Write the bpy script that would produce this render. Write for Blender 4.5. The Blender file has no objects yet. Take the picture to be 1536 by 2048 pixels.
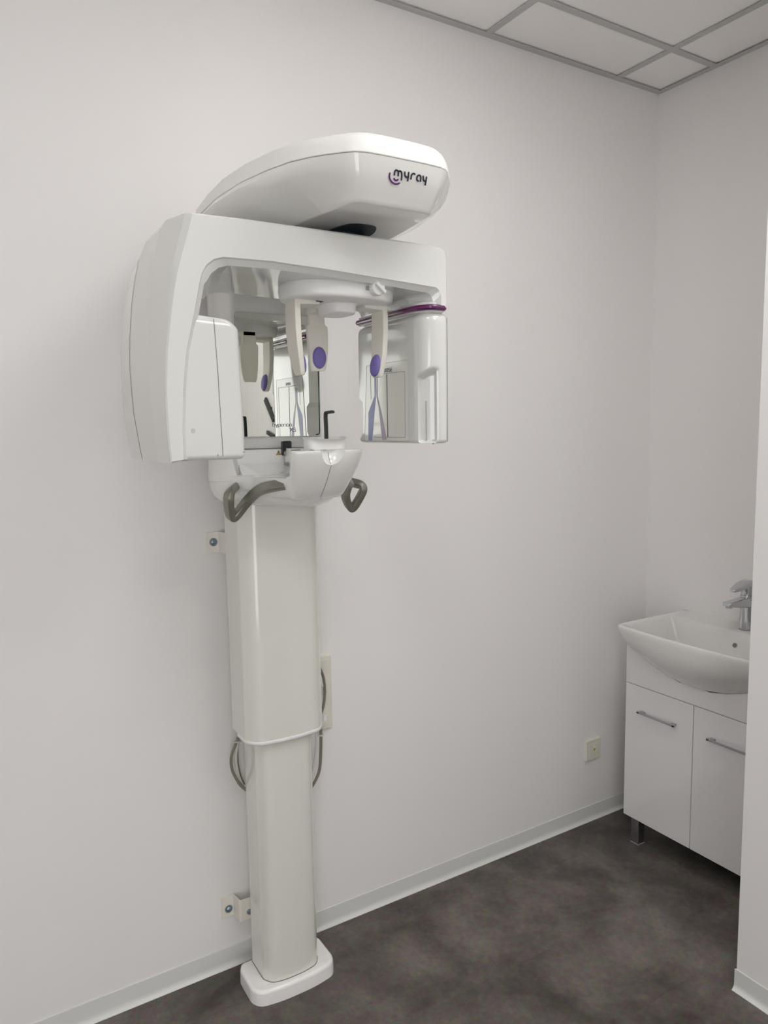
import bpy, bmesh, math, random
from mathutils import Vector, Matrix
random.seed(7)
SC = bpy.context.scene
COL = SC.collection

# ---------------------------------------------------------------- camera
cam_d = bpy.data.cameras.new('camera'); cam = bpy.data.objects.new('camera', cam_d); COL.objects.link(cam)
r_ = Vector((0.85166539, -0.52385509, -0.01555345)); u_ = Vector((0.07217744, 0.08784572, 0.99351575)); f_ = Vector((0.51909198, 0.84726558, -0.11262568))
cam.matrix_world = Matrix(((r_.x, u_.x, -f_.x, -2.5260), (r_.y, u_.y, -f_.y, -2.0289), (r_.z, u_.z, -f_.z, 1.6090), (0, 0, 0, 1)))
cam_d.sensor_fit = 'HORIZONTAL'; cam_d.sensor_width = 36.0; cam_d.lens = 1485.52 * 36.0 / 1536.0
cam_d.clip_start = 0.02; cam_d.clip_end = 50
SC.camera = cam
# ---------------------------------------------------------------- world, colour management
w = bpy.data.worlds.new('world'); SC.world = w; w.use_nodes = True
w.node_tree.nodes['Background'].inputs[0].default_value = (1, 1, 1, 1)
w.node_tree.nodes['Background'].inputs[1].default_value = 3.8      # overcast daylight, reaches the room only through the added window
SC.view_settings.view_transform = 'Standard'; SC.view_settings.look = 'None'
SC.view_settings.gamma = 1.0; SC.view_settings.use_curve_mapping = False
SC.view_settings.exposure = 0.08
SC.cycles.diffuse_bounces = 8; SC.cycles.max_bounces = 14; SC.cycles.glossy_bounces = 6
PANEL_POWER = 9.0        # emission strength of the ceiling light panels
H = 2.879                # ceiling height
ROOM_X0, ROOM_Y0 = -4.4, -3.6

# ---------------------------------------------------------------- materials
def mat(name, col, rough=0.5, metal=0.0, coat=0.0, spec=0.5, noise=None, bump=None):
    m = bpy.data.materials.new(name); m.use_nodes = True
    nt = m.node_tree; b = nt.nodes['Principled BSDF']
    b.inputs['Base Color'].default_value = (*col, 1); b.inputs['Roughness'].default_value = rough
    b.inputs['Metallic'].default_value = metal; b.inputs['Specular IOR Level'].default_value = spec
    b.inputs['Coat Weight'].default_value = coat; b.inputs['Coat Roughness'].default_value = 0.05
    tc = nt.nodes.new('ShaderNodeTexCoord')
    if noise:
        sc, amt = noise
        n = nt.nodes.new('ShaderNodeTexNoise'); n.inputs['Scale'].default_value = sc; n.inputs['Detail'].default_value = 6
        nt.links.new(tc.outputs['Object'], n.inputs['Vector'])
        mx = nt.nodes.new('ShaderNodeMix'); mx.data_type = 'RGBA'
        mx.inputs[6].default_value = (*[c * (1 - amt) for c in col], 1); mx.inputs[7].default_value = (*[min(1, c * (1 + amt)) for c in col], 1)
        nt.links.new(n.outputs['Fac'], mx.inputs[0]); nt.links.new(mx.outputs[2], b.inputs['Base Color'])
    if bump:
        sc, st = bump
        n2 = nt.nodes.new('ShaderNodeTexNoise'); n2.inputs['Scale'].default_value = sc; n2.inputs['Detail'].default_value = 3
        nt.links.new(tc.outputs['Object'], n2.inputs['Vector'])
        bp = nt.nodes.new('ShaderNodeBump'); bp.inputs['Strength'].default_value = st; bp.inputs['Distance'].default_value = 0.002
        nt.links.new(n2.outputs['Fac'], bp.inputs['Height']); nt.links.new(bp.outputs['Normal'], b.inputs['Normal'])
    return m
def emis(name, col, s):
    m = bpy.data.materials.new(name); m.use_nodes = True; nt = m.node_tree
    e = nt.nodes.new('ShaderNodeEmission'); e.inputs[0].default_value = (*col, 1); e.inputs[1].default_value = s
    nt.links.new(e.outputs[0], nt.nodes['Material Output'].inputs[0]); return m
M = dict(
    wall=mat('wall_paint', (.82, .805, .797), .75, noise=(1.3, .012), bump=(260, .05), spec=.25),
    ceil=mat('ceiling_tile', (.90, .885, .875), .85, noise=(40, .01), spec=.2),
    rail=mat('rail_paint', (.50, .50, .49), .5),
    gap=mat('shadow_gap', (.12, .12, .13), .8),
    base=mat('skirting_vinyl', (.70, .71, .69), .35),
    white=mat('white_gloss_plastic', (.665, .67, .648), .12, coat=.6, noise=(3, .006)),
    whites=mat('white_shelf_lightened', (.80, .80, .785), .14, coat=.6),  # copy of the white plastic, lightened against shade on the downward-facing shelf fronts
    whiteh=mat('white_head_lightened', (.75, .745, .725), .14, coat=.6),  # copy of the white plastic, lightened to offset the head's shaded sides
    whiteb=mat('white_base_plastic', (.88, .865, .855), .22, coat=.4),
    whitec=mat('white_cover_plastic', (.80, .80, .78), .36),
    white2=mat('white_satin_plastic', (.80, .80, .79), .38),
    ivory=mat('ivory_plastic', (.76, .735, .67), .42),
    column=mat('ivory_enamel', (.74, .74, .685), .17, coat=.6, noise=(2, .008)),
    lip=mat('white_trim', (.84, .84, .84), .25),
    seam=mat('seam_dark', (.16, .15, .14), .7),
    grey=mat('grey_plastic', (.33, .33, .32), .45),
    dark=mat('black_rubber', (.012, .016, .016), .35, noise=(30, .3)),
    blackhole=mat('dark_recess', (.02, .03, .04), .5),
    purple=mat('plum_gloss', (.10, .004, .085), .22, coat=.5),
    pad=mat('violet_pad', (.185, .145, .43), .55, bump=(400, .1)),
    navy=mat('navy_print', (.01, .012, .03), .4),
    violetprint=mat('violet_print', (.09, .012, .12), .4),
    lilac=mat('lilac_print', (.36, .33, .48), .35),
    blueprint=mat('blue_print', (.26, .29, .50), .35),
    mauveprint=mat('mauve_print', (.40, .34, .46), .35),
    film=mat('sticker_film', (.70, .70, .645), .12, coat=.3),
    print=mat('grey_print', (.16, .16, .17), .4),
    steel=mat('olive_grey_metal', (.27, .27, .225), .36, metal=.6, noise=(60, .06)),
    zinc=mat('zinc_bolt', (.30, .38, .43), .3, metal=.9),
    chrome=mat('chrome', (.62, .63, .66), .06, metal=1),
    satin=mat('satin_chrome', (.42, .43, .46), .28, metal=.9),
    ceramic=mat('ceramic', (.72, .72, .705), .07, coat=.5),
    cab=mat('white_gloss_board', (.76, .745, .745), .10, coat=.6),
    socket=mat('cream_plastic', (.72, .70, .61), .4),
    yellow=mat('yellow_print', (.75, .55, .06), .4),
    cable=mat('grey_cable', (.21, .19, .145), .5),
    cablew=mat('white_cable', (.62, .61, .58), .5),
    lightp=emis('light_panel', (1.0, .985, .962), PANEL_POWER),
)
mm = bpy.data.materials.new('mirror_glass'); mm.use_nodes = True
_b = mm.node_tree.nodes['Principled BSDF']; _b.inputs['Base Color'].default_value = (.86, .88, .83, 1); _b.inputs['Metallic'].default_value = 1; _b.inputs['Roughness'].default_value = .01
M['mirror'] = mm
M['mirroredge'] = mat('mirror_edge_glass', (.02, .06, .05), .1)
# floor: mottled concrete-look vinyl, every tile a shade of its own
fm = bpy.data.materials.new('floor_vinyl'); fm.use_nodes = True
nt = fm.node_tree; b = nt.nodes['Principled BSDF']; b.inputs['Roughness'].default_value = .42; b.inputs['Specular IOR Level'].default_value = .35
tc = nt.nodes.new('ShaderNodeNewGeometry'); oi = nt.nodes.new('ShaderNodeObjectInfo')
add = nt.nodes.new('ShaderNodeVectorMath'); add.operation = 'MULTIPLY_ADD'
nt.links.new(oi.outputs['Random'], add.inputs[0]); add.inputs[1].default_value = (0, 0, 0); nt.links.new(tc.outputs['Position'], add.inputs[2])
n1 = nt.nodes.new('ShaderNodeTexNoise'); n1.inputs['Scale'].default_value = 4.2; n1.inputs['Detail'].default_value = 9; n1.inputs['Roughness'].default_value = .62; n1.inputs['Distortion'].default_value = .3
n2 = nt.nodes.new('ShaderNodeTexNoise'); n2.inputs['Scale'].default_value = 60; n2.inputs['Detail'].default_value = 8; n2.inputs['Roughness'].default_value = .7
nt.links.new(add.outputs[0], n1.inputs['Vector']); nt.links.new(add.outputs[0], n2.inputs['Vector'])
r1 = nt.nodes.new('ShaderNodeValToRGB'); r1.color_ramp.elements[0].position = .33; r1.color_ramp.elements[1].position = .70
r1.color_ramp.elements[0].color = (.056, .047, .041, 1); r1.color_ramp.elements[1].color = (.185, .162, .145, 1)
nt.links.new(n1.outputs['Fac'], r1.inputs[0])
mul = nt.nodes.new('ShaderNodeMix'); mul.data_type = 'RGBA'; mul.blend_type = 'OVERLAY'; mul.inputs[0].default_value = .8
nt.links.new(r1.outputs[0], mul.inputs[6]); nt.links.new(n2.outputs['Color'], mul.inputs[7])
hs = nt.nodes.new('ShaderNodeHueSaturation'); nt.links.new(mul.outputs[2], hs.inputs['Color'])
hs.inputs['Saturation'].default_value = 1.0
mr = nt.nodes.new('ShaderNodeMapRange'); mr.inputs[3].default_value = .90; mr.inputs[4].default_value = 1.10
nt.links.new(oi.outputs['Random'], mr.inputs[0]); nt.links.new(mr.outputs[0], hs.inputs['Value'])
nt.links.new(hs.outputs[0], b.inputs['Base Color'])
bp = nt.nodes.new('ShaderNodeBump'); bp.inputs['Strength'].default_value = .12; bp.inputs['Distance'].default_value = .001
nt.links.new(n2.outputs['Fac'], bp.inputs['Height']); nt.links.new(bp.outputs['Normal'], b.inputs['Normal'])
M['floor'] = fm

# ---------------------------------------------------------------- helpers
def sharp(bm, ang=32):
    for f in bm.faces: f.smooth = True
    for e in bm.edges:
        if len(e.link_faces) == 2 and e.calc_face_angle(0) > math.radians(ang): e.smooth = False
def finish(name, bm, m, parent=None, bevel=0, seg=3, ang=32, origin=None):
    bmesh.ops.recalc_face_normals(bm, faces=bm.faces)
    me = bpy.data.meshes.new(name)
    vs = [v.co for v in bm.verts]
    if origin is None:
        lo = Vector([min(v[i] for v in vs) for i in range(3)]); hi = Vector([max(v[i] for v in vs) for i in range(3)])
        origin = (lo + hi) / 2
    origin = Vector(origin)
    bmesh.ops.translate(bm, verts=bm.verts, vec=-origin)
    sharp(bm, ang)
    bm.to_mesh(me); bm.free()
    o = bpy.data.objects.new(name, me); COL.objects.link(o); o.location = origin
    mats = m if isinstance(m, (list, tuple)) else [m]
    for x in mats: me.materials.append(x)
    if bevel:
        md = o.modifiers.new('bevel', 'BEVEL'); md.width = bevel; md.segments = seg; md.limit_method = 'ANGLE'; md.angle_limit = math.radians(30); md.harden_normals = True
    if len(me.polygons) > 6 and not bevel:
        wn = o.modifiers.new('weighted_normals', 'WEIGHTED_NORMAL'); wn.keep_sharp = True; wn.weight = 60
    if parent: adopt(o, parent)
    return o
def world_loc(o):
    p = Vector(o.location)
    while o.parent:
        p = p + Vector(o.parent.location) if False else p
        o = o.parent
    return p
WL = {}
def adopt(o, parent):
    o.parent = parent
    o.matrix_parent_inverse = Matrix.Translation(-WLOC(parent))
def WLOC(o):
    # every parent here is only translated; parent inverse makes child's location a world location
    return Vector(o.location)
def empty(name, loc, label=None, cat=None, group=None):
    o = bpy.data.objects.new(name, None); COL.objects.link(o); o.location = loc; o.empty_display_size = .05
    if label: tag(o, label, cat, group)
    return o
def tag(o, label, cat, group=None):
    o['label'] = label; o['category'] = cat
    if group: o['group'] = group
    return o
def struct(o): o['kind'] = 'structure'; return o

def add_box(bm, x0, x1, y0, y1, z0, z1):
    v = [bm.verts.new(p) for p in ((x0, y0, z0), (x1, y0, z0), (x1, y1, z0), (x0, y1, z0), (x0, y0, z1), (x1, y0, z1), (x1, y1, z1), (x0, y1, z1))]
    for q in ((0, 3, 2, 1), (4, 5, 6, 7), (0, 1, 5, 4), (1, 2, 6, 5), (2, 3, 7, 6), (3, 0, 4, 7)): bm.faces.new([v[i] for i in q])
    return v
def box(name, x0, x1, y0, y1, z0, z1, m, parent=None, bevel=0, seg=2):
    bm = bmesh.new(); add_box(bm, x0, x1, y0, y1, z0, z1); return finish(name, bm, m, parent, bevel, seg)
def add_loft(bm, rows, closed=True, cap0=True, cap1=True):
    R = [[bm.verts.new(p) for p in row] for row in rows]; n = len(rows[0])
    for a, b_ in zip(R[:-1], R[1:]):
        for i in range(n if closed else n - 1):
            j = (i + 1) % n
            try: bm.faces.new((a[i], a[j], b_[j], b_[i]))
            except ValueError: pass
    for row, c in ((R[0], cap0), (R[-1], cap1)):
        if c:
            bm.faces.new(row)
    return R
def loft(name, rows, m, parent=None, bevel=0, seg=3, ang=32, **k):
    bm = bmesh.new(); add_loft(bm, rows, **k)
    return finish(name, bm, m, parent, bevel, seg, ang)
def plan(poly, z): return [(x, y, z) for x, y in poly]
def circ(cx, cy, r, n=24, ry=None, e=2.0):
    out = []
    for i in range(n):
        t = 2 * math.pi * i / n; c, s = math.cos(t), math.sin(t)
        out.append((cx + r * math.copysign(abs(c) ** (2 / e), c), cy + (ry or r) * math.copysign(abs(s) ** (2 / e), s)))
    return out
def add_cyl(bm, p0, p1, r0, r1=None, n=20, cap=True):
    p0, p1 = Vector(p0), Vector(p1); d = (p1 - p0).normalized(); a = d.orthogonal().normalized(); c = d.cross(a)
    r1 = r0 if r1 is None else r1
    rows = [[p + (a * math.cos(2 * math.pi * i / n) + c * math.sin(2 * math.pi * i / n)) * r for i in range(n)] for p, r in ((p0, r0), (p1, r1))]
    add_loft(bm, rows, cap0=cap, cap1=cap)
def smooth_path(pts, it=3):
    pts = [Vector(p) for p in pts]
    for _ in range(it):
        q = [pts[0]]
        for a, b_ in zip(pts[:-1], pts[1:]): q += [a * .75 + b_ * .25, a * .25 + b_ * .75]
        q.append(pts[-1]); pts = q
    return pts
def add_sweep(bm, pts, sec, up=(0, 0, 1), scale=None):
    """sweep a closed 2-D section along a path"""
    pts = [Vector(p) for p in pts]; up = Vector(up); rows = []
    prev = None
    for i, p in enumerate(pts):
        t = (pts[min(i + 1, len(pts) - 1)] - pts[max(i - 1, 0)]).normalized()
        if prev is None: a = (up - t * up.dot(t)).normalized() if abs(up.dot(t)) < .98 else t.orthogonal().normalized()
        else: a = (prev - t * prev.dot(t)).normalized()
        prev = a; c = t.cross(a); k = scale(i / (len(pts) - 1)) if scale else 1
        rows.append([p + (c * s[0] + a * s[1]) * k for s in sec])
    add_loft(bm, rows)
def rsec(w_, h_, r, n=4):
    out = []
    for cx, cy, a0 in ((w_ / 2 - r, h_ / 2 - r, 0), (-w_ / 2 + r, h_ / 2 - r, 90), (-w_ / 2 + r, -h_ / 2 + r, 180), (w_ / 2 - r, -h_ / 2 + r, 270)):
        for i in range(n + 1):
            t = math.radians(a0 + 90 * i / n); out.append((cx + r * math.cos(t), cy + r * math.sin(t)))
    return out
def csec(r, n=10): return [(r * math.cos(2 * math.pi * i / n), r * math.sin(2 * math.pi * i / n)) for i in range(n)]
def round_poly(poly, r, n=5):
    """round the corners of a 2-D polygon; r is a number or a list"""
    out = []; N = len(poly)
    for i in range(N):
        p, a, b_ = Vector(poly[i]), Vector(poly[i - 1]), Vector(poly[(i + 1) % N]); rr = r[i] if isinstance(r, (list, tuple)) else r
        da, db = (a - p), (b_ - p); k = min(rr, da.length * .49, db.length * .49)
        if k < 1e-5: out.append(tuple(p)); continue
        A, B = p + da.normalized() * k, p + db.normalized() * k
        for j in range(n + 1):
            t = j / n; out.append(tuple(A * (1 - t) ** 2 + p * 2 * t * (1 - t) + B * t * t))
    return out
def offset(poly, d):
    """inset a 2-D counter-clockwise polygon by d (negative grows)"""
    N = len(poly); out = []
    for i in range(N):
        p, a, b_ = Vector(poly[i]), Vector(poly[i - 1]), Vector(poly[(i + 1) % N])
        e1, e2 = (p - a), (b_ - p)
        e1 = e1.normalized() if e1.length > 1e-9 else e2.normalized(); e2 = e2.normalized() if e2.length > 1e-9 else e1
        n1_, n2_ = Vector((-e1.y, e1.x)), Vector((-e2.y, e2.x)); nn = (n1_ + n2_)
        nn = nn.normalized() if nn.length > 1e-6 else n1_
        k = d / max(.35, nn.dot(n1_)); out.append((p.x + nn.x * k, p.y + nn.y * k))
    return out
def lerp(c, z):
    c = sorted(c, key=lambda t: t[1])
    if z <= c[0][1]: return c[0][0]
    for (xa, za), (xb, zb) in zip(c[:-1], c[1:]):
        if z <= zb:
            # smoothstep free linear interpolation
            return xa + (xb - xa) * (z - za) / (zb - za)
    return c[-1][0]
def add_ribbon(bm, pts, wid, nrm, th=.0006, mi=0, taper=False):
    """flat printed stroke of given width lying on a surface with normal nrm"""
    pts = [Vector(p) for p in pts]; nrm = Vector(nrm).normalized(); rows = []
    for i, p in enumerate(pts):
        t = (pts[min(i + 1, len(pts) - 1)] - pts[max(i - 1, 0)]).normalized(); s = t.cross(nrm).normalized() * (wid / 2)
        rows.append([p - s, p + s, p + s + nrm * th, p - s + nrm * th])
    n0 = len(bm.faces); add_loft(bm, rows); bm.faces.ensure_lookup_table()
    for f in bm.faces[n0:]: f.material_index = mi
def add_prism(bm, pts, ext, mi=0):
    """polygon of 3-D points extruded by the vector ext"""
    n0 = len(bm.faces); ext = Vector(ext)
    add_loft(bm, [[Vector(p) for p in pts], [Vector(p) + ext for p in pts]]); bm.faces.ensure_lookup_table()
    for f in bm.faces[n0:]: f.material_index = mi
def cut(o, cutter):
    """boolean difference, applied; the cutter is removed"""
    md = o.modifiers.new('cut', 'BOOLEAN'); md.operation = 'DIFFERENCE'; md.object = cutter; md.solver = 'EXACT'
    bpy.context.view_layer.update()
    dg = bpy.context.evaluated_depsgraph_get(); me = bpy.data.meshes.new_from_object(o.evaluated_get(dg))
    o.modifiers.clear(); old = o.data; o.data = me; bpy.data.meshes.remove(old)
    bpy.data.objects.remove(cutter)
    bm = bmesh.new(); bm.from_mesh(me); sharp(bm, 30); bm.to_mesh(me); bm.free()
    return o
def copy_tree(o, parent=None):
    c = o.copy(); COL.objects.link(c)
    if parent: c.parent = parent
    for ch in list(o.children): copy_tree(ch, c)
    return c

# ================================================================= SETTING
XJ, YJ = -0.6663, -0.877           # end of the partition on the right
bm = bmesh.new(); add_box(bm, ROOM_X0, 0, ROOM_Y0, 0, -.05, -.004)
floor = struct(finish('floor', bm, M['gap']))
def floor_piece(x0, x1, y0, y1):
    g = .00012
    bm = bmesh.new(); add_box(bm, x0 + g, x1 - g, y0 + g, y1 - g, -.004, 0); return finish('floor_tile', bm, M['floor'], floor)
yrow = 0.150; k = 0
while yrow > ROOM_Y0:
    y1, y0 = min(yrow, 0), max(yrow - .310, ROOM_Y0)
    off = -1.435 + (0 if k % 2 == 0 else .31) + .62 * 4
    x = off
    while x > ROOM_X0:
        x1, x0 = min(x, 0), max(x - .62, ROOM_X0)
        if x1 - x0 > .01 and y1 - y0 > .01: floor_piece(x0, x1, y0, y1)
        x -= .62
    yrow -= .310; k += 1

def wall(name, x0, x1, y0, y1, z0=-.05, z1=H + .12): return struct(box(name, x0, x1, y0, y1, z0, z1, M['wall']))
wall('wall_back', ROOM_X0 - .1, .1, 0, .1)
wall('wall_right', 0, .1, ROOM_Y0, 0)
wall('wall_partition', XJ, 0, ROOM_Y0, YJ)
wall('wall_left', ROOM_X0 - .1, ROOM_X0, ROOM_Y0, 0)
WX0, WX1, WZ0, WZ1 = -4.1, -2.7, .06, 2.25      # unseen tall window, added behind the camera to light the room
bm = bmesh.new()
for q in ((ROOM_X0 - .1, WX0, -.05, H + .12), (WX1, .1, -.05, H + .12), (WX0, WX1, -.05, WZ0), (WX0, WX1, WZ1, H + .12)): add_box(bm, q[0], q[1], ROOM_Y0 - .1, ROOM_Y0, q[2], q[3])
struct(finish('wall_front', bm, M['wall']))
win = struct(empty('added_window', ((WX0 + WX1) / 2, ROOM_Y0, WZ0)))
for q in ((WX0, WX1, WZ0, WZ0 + .05), (WX0, WX1, WZ1 - .05, WZ1), (WX0, WX0 + .05, WZ0 + .05, WZ1 - .05), (WX1 - .05, WX1, WZ0 + .05, WZ1 - .05), ((WX0 + WX1) / 2 - .03, (WX0 + WX1) / 2 + .03, WZ0 + .05, WZ1 - .05)):
    box('frame_bar', q[0], q[1], ROOM_Y0 - .08, ROOM_Y0 - .02, q[2], q[3], M['lip'], win, .004, 2)
box('added_window_sill', WX0 - .03, WX1 + .03, ROOM_Y0 - .02, ROOM_Y0 + .12, WZ0 - .02, WZ0, M['lip'], win, .004, 2)
pl_ = bpy.data.lights.new('added_window_portal', 'AREA'); pl_.shape = 'RECTANGLE'; pl_.size = WX1 - WX0; pl_.size_y = WZ1 - WZ0; pl_.cycles.is_portal = True
po_ = bpy.data.objects.new('added_window_portal', pl_); COL.objects.link(po_); po_.location = ((WX0 + WX1) / 2, ROOM_Y0 - .09, (WZ0 + WZ1) / 2); po_.rotation_euler = (math.radians(90), 0, 0)

# suspended ceiling: tiles in a grid of painted rails
bm = bmesh.new(); add_box(bm, ROOM_X0, 0, ROOM_Y0, 0, H + .022, H + .10)
ceil = struct(finish('ceiling', bm, M['gap']))
GX = [-.2499 - .618 * i for i in range(7)]; GY = [-.2511 - .618 * i for i in range(6)]
xs = [0] + GX + [ROOM_X0]; ys = [0] + GY + [ROOM_Y0]
LIGHTS = {(2, 2), (2, 4), (4, 3)}     # cells (column, row) of unseen light panels, guessed to match the lighting
for i in range(len(xs) - 1):
    for j in range(len(ys) - 1):
        x1, x0, y1, y0 = xs[i], xs[i + 1], ys[j], ys[j + 1]
        if x1 - x0 < .05 or y1 - y0 < .05: continue
        if (i, j) in LIGHTS: continue
        bm = bmesh.new(); add_box(bm, x0 + .004, x1 - .004, y0 + .004, y1 - .004, H + .006, H + .020)
        finish('ceiling_tile', bm, M['ceil'], ceil)
for x in GX:
    bm = bmesh.new(); add_box(bm, x - .012, x + .012, ROOM_Y0, -.0, H, H + .003); add_box(bm, x - .002, x + .002, ROOM_Y0, 0, H + .003, H + .022)
    finish('ceiling_rail', bm, M['rail'], ceil)
for y in GY:
    for i in range(len(xs) - 1):
        x1, x0 = xs[i] - (.012 if i else 0), xs[i + 1] + .012
        if x1 - x0 < .03: continue
        bm = bmesh.new(); add_box(bm, x0, x1, y - .012, y + .012, H, H + .003); add_box(bm, x0, x1, y - .002, y + .002, H + .003, H + .022)
        finish('ceiling_rail', bm, M['rail'], ceil)
def angle_trim(name, a, b_):
    bm = bmesh.new()
    add_box(bm, a[0], b_[0], a[1], b_[1], H - .0005, H + .0015)
    return struct(finish(name, bm, M['rail']))
angle_trim('trim_1', (ROOM_X0, -.024), (0, 0)); angle_trim('trim_2', (-.024, YJ), (0, -.024))
angle_trim('trim_3', (XJ - .024, ROOM_Y0), (XJ, YJ))
for (i, j) in sorted(LIGHTS):
    x1, x0, y1, y0 = xs[i], xs[i + 1], ys[j], ys[j + 1]
    t = empty('unseen_ceiling_light', ((x0 + x1) / 2, (y0 + y1) / 2, H + .006), {(2, 2): 'unseen square white ceiling light panel nearest the washbasin corner', (2, 4): 'unseen square white ceiling light panel farthest behind, beside the partition wall', (4, 3): 'unseen square white ceiling light panel on the left, nearest the added window'}[(i, j)], 'light', 'unseen ceiling light panels')
    bm = bmesh.new()
    for q in ((x0 + .004, x1 - .004, y0 + .004, y0 + .022), (x0 + .004, x1 - .004, y1 - .022, y1 - .004), (x0 + .004, x0 + .022, y0 + .022, y1 - .022), (x1 - .022, x1 - .004, y0 + .022, y1 - .022)):
        add_box(bm, *q, H + .005, H + .020)
    finish('frame', bm, M['lip'], t)
    bm = bmesh.new(); add_box(bm, x0 + .022, x1 - .022, y0 + .022, y1 - .022, H + .008, H + .018); finish('diffuser', bm, M['lightp'], t)

# vinyl skirting with a flared foot
prof = [(0, .0617), (-.0022, .0622), (-.0035, .0609), (-.0035, .020), (-.0045, .012), (-.0075, .006), (-.013, .0022), (-.0135, 0), (0, 0)]
def skirting(name, p0, p1, nx, ny):
    rows = [[(p[0] - d * nx, p[1] - d * ny, z) for d, z in prof] for p in (p0, p1)]
    bm = bmesh.new(); add_loft(bm, rows); return struct(finish(name, bm, M['base'], ang=50))
skirting('baseboard_back', (ROOM_X0, 0), (0, 0), 0, -1)
skirting('baseboard_partition', (XJ, YJ + .004), (XJ, ROOM_Y0), -1, 0)
skirting('baseboard_right', (0, 0), (0, YJ), -1, 0)
skirting('baseboard_left', (ROOM_X0, ROOM_Y0), (ROOM_X0, 0), 1, 0)
skirting('baseboard_front', (XJ, ROOM_Y0), (ROOM_X0, ROOM_Y0), 0, 1)

# ================================================================= X-RAY MACHINE
XM = -1.725
mach = empty('dental_xray_machine', (XM, -.13, 0), 'tall white wall-mounted dental panoramic x-ray unit with mirror, purple pads and floor base', 'x-ray machine')
def sym(half):     # half: list of (hw, y) from back to front on the right; returns ccw polygon
    L = [(XM - a, y) for a, y in half]; R = [(XM + a, y) for a, y in half]
    return L + [(x, y) for x, y in reversed(R)]     # left back -> left front -> right front -> right back (ccw from above)

# base plate
bp_ = round_poly(sym([(.118, -.060), (.130, -.085), (.131, -.180), (.113, -.207), (.05, -.2185)]), [.01, .01, .02, .02, .05, .05, .02, .02, .01, .01], 4)
loft('base_plate', [plan(bp_, 0), plan(offset(bp_, .001), .033), plan(offset(bp_, .003), .0385), plan(offset(bp_, .0075), .042), plan(offset(bp_, .011), .0425)], M['whiteb'], mach, ang=50)
# lower column (fixed) and upper column (telescopic)
lc = round_poly(sym([(.086, -.074), (.086, -.160), (.070, -.188), (.03, -.1965)]), [.002, .005, .016, .03, .03, .016, .005, .002], 4)
lower = loft('lower_column', [plan(lc, .0425), plan(lc, .80)], M['column'], mach, ang=40)
lower['label'] = 'slim lower column standing on the base plate'
seamring = offset(lc, -.0012)
loft('column_seam', [plan(seamring, .0422), plan(seamring, .0440)], M['seam'], lower)
uc = round_poly(sym([(.117, -.070), (.117, -.172), (.092, -.206), (.03, -.2155)]), [.002, .005, .02, .03, .03, .02, .005, .002], 4)
upper = loft('upper_column', [plan(uc, .768), plan(uc, 1.45)], M['column'], mach, ang=40)
upper['label'] = 'wide upper column with a white trim lip'
lipo = round_poly(sym([(.1185, -.112), (.1185, -.173), (.093, -.208), (.03, -.2178)]), [.001, .012, .02, .03, .03, .02, .012, .001], 4)
loft('trim_lip', [plan(offset(lipo, .004), .757), plan(lipo, .760), plan(lipo, .766), plan(offset(lipo, .0012), .7682)], M['lip'], upper, ang=60)

# carriage behind the mirror
cc = round_poly(sym([(.128, -.03), (.142, -.075), (.142, -.150), (.122, -.203), (.06, -.206)]), [.01, .02, .025, .012, .01, .01, .012, .025, .02, .01], 4)
carriage = loft('carriage', [plan(cc, 1.43), plan(cc, 2.07)], M['white'], mach, ang=40)
carriage['label'] = 'white carriage housing behind the mirror'
bm = bmesh.new(); add_box(bm, XM - .121, XM + .121, -.2068, -.2055, 1.5595, 1.5608); finish('panel_seam', bm, M['seam'], carriage)

# mirror
def rrect(x0, x1, z0, z1, r, n=5): return round_poly([(x0, z0), (x1, z0), (x1, z1), (x0, z1)], r, n)
mp = rrect(XM - .1175, XM + .1155, 1.590, 1.905, .012)
bm = bmesh.new(); add_loft(bm, [[(x, -.2062, z) for x, z in mp], [(x, -.2102, z) for x, z in mp]], cap1=False)
mirror = finish('mirror', bm, M['mirroredge'], mach); mirror['label'] = 'rectangular mirror on the column front'
mpi = mp
bm = bmesh.new(); add_loft(bm, [[(x, -.2102, z) for x, z in mpi], [(x, -.2106, z) for x, z in offset(mpi, .0006)]], cap0=False); finish('mirror_glass', bm, M['mirror'], mirror)
bm = bmesh.new(); add_ribbon(bm, smooth_path([(XM + .1010, -.2107, 1.5935), (XM + .1100, -.2107, 1.5945), (XM + .1125, -.2107, 1.602), (XM + .1125, -.2107, 1.70), (XM + .1130, -.2107, 1.90)], 2), .0030, (0, -1, 0), th=.0004)
finish('mirror_bevel', bm, M['mirroredge'], mirror)
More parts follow.
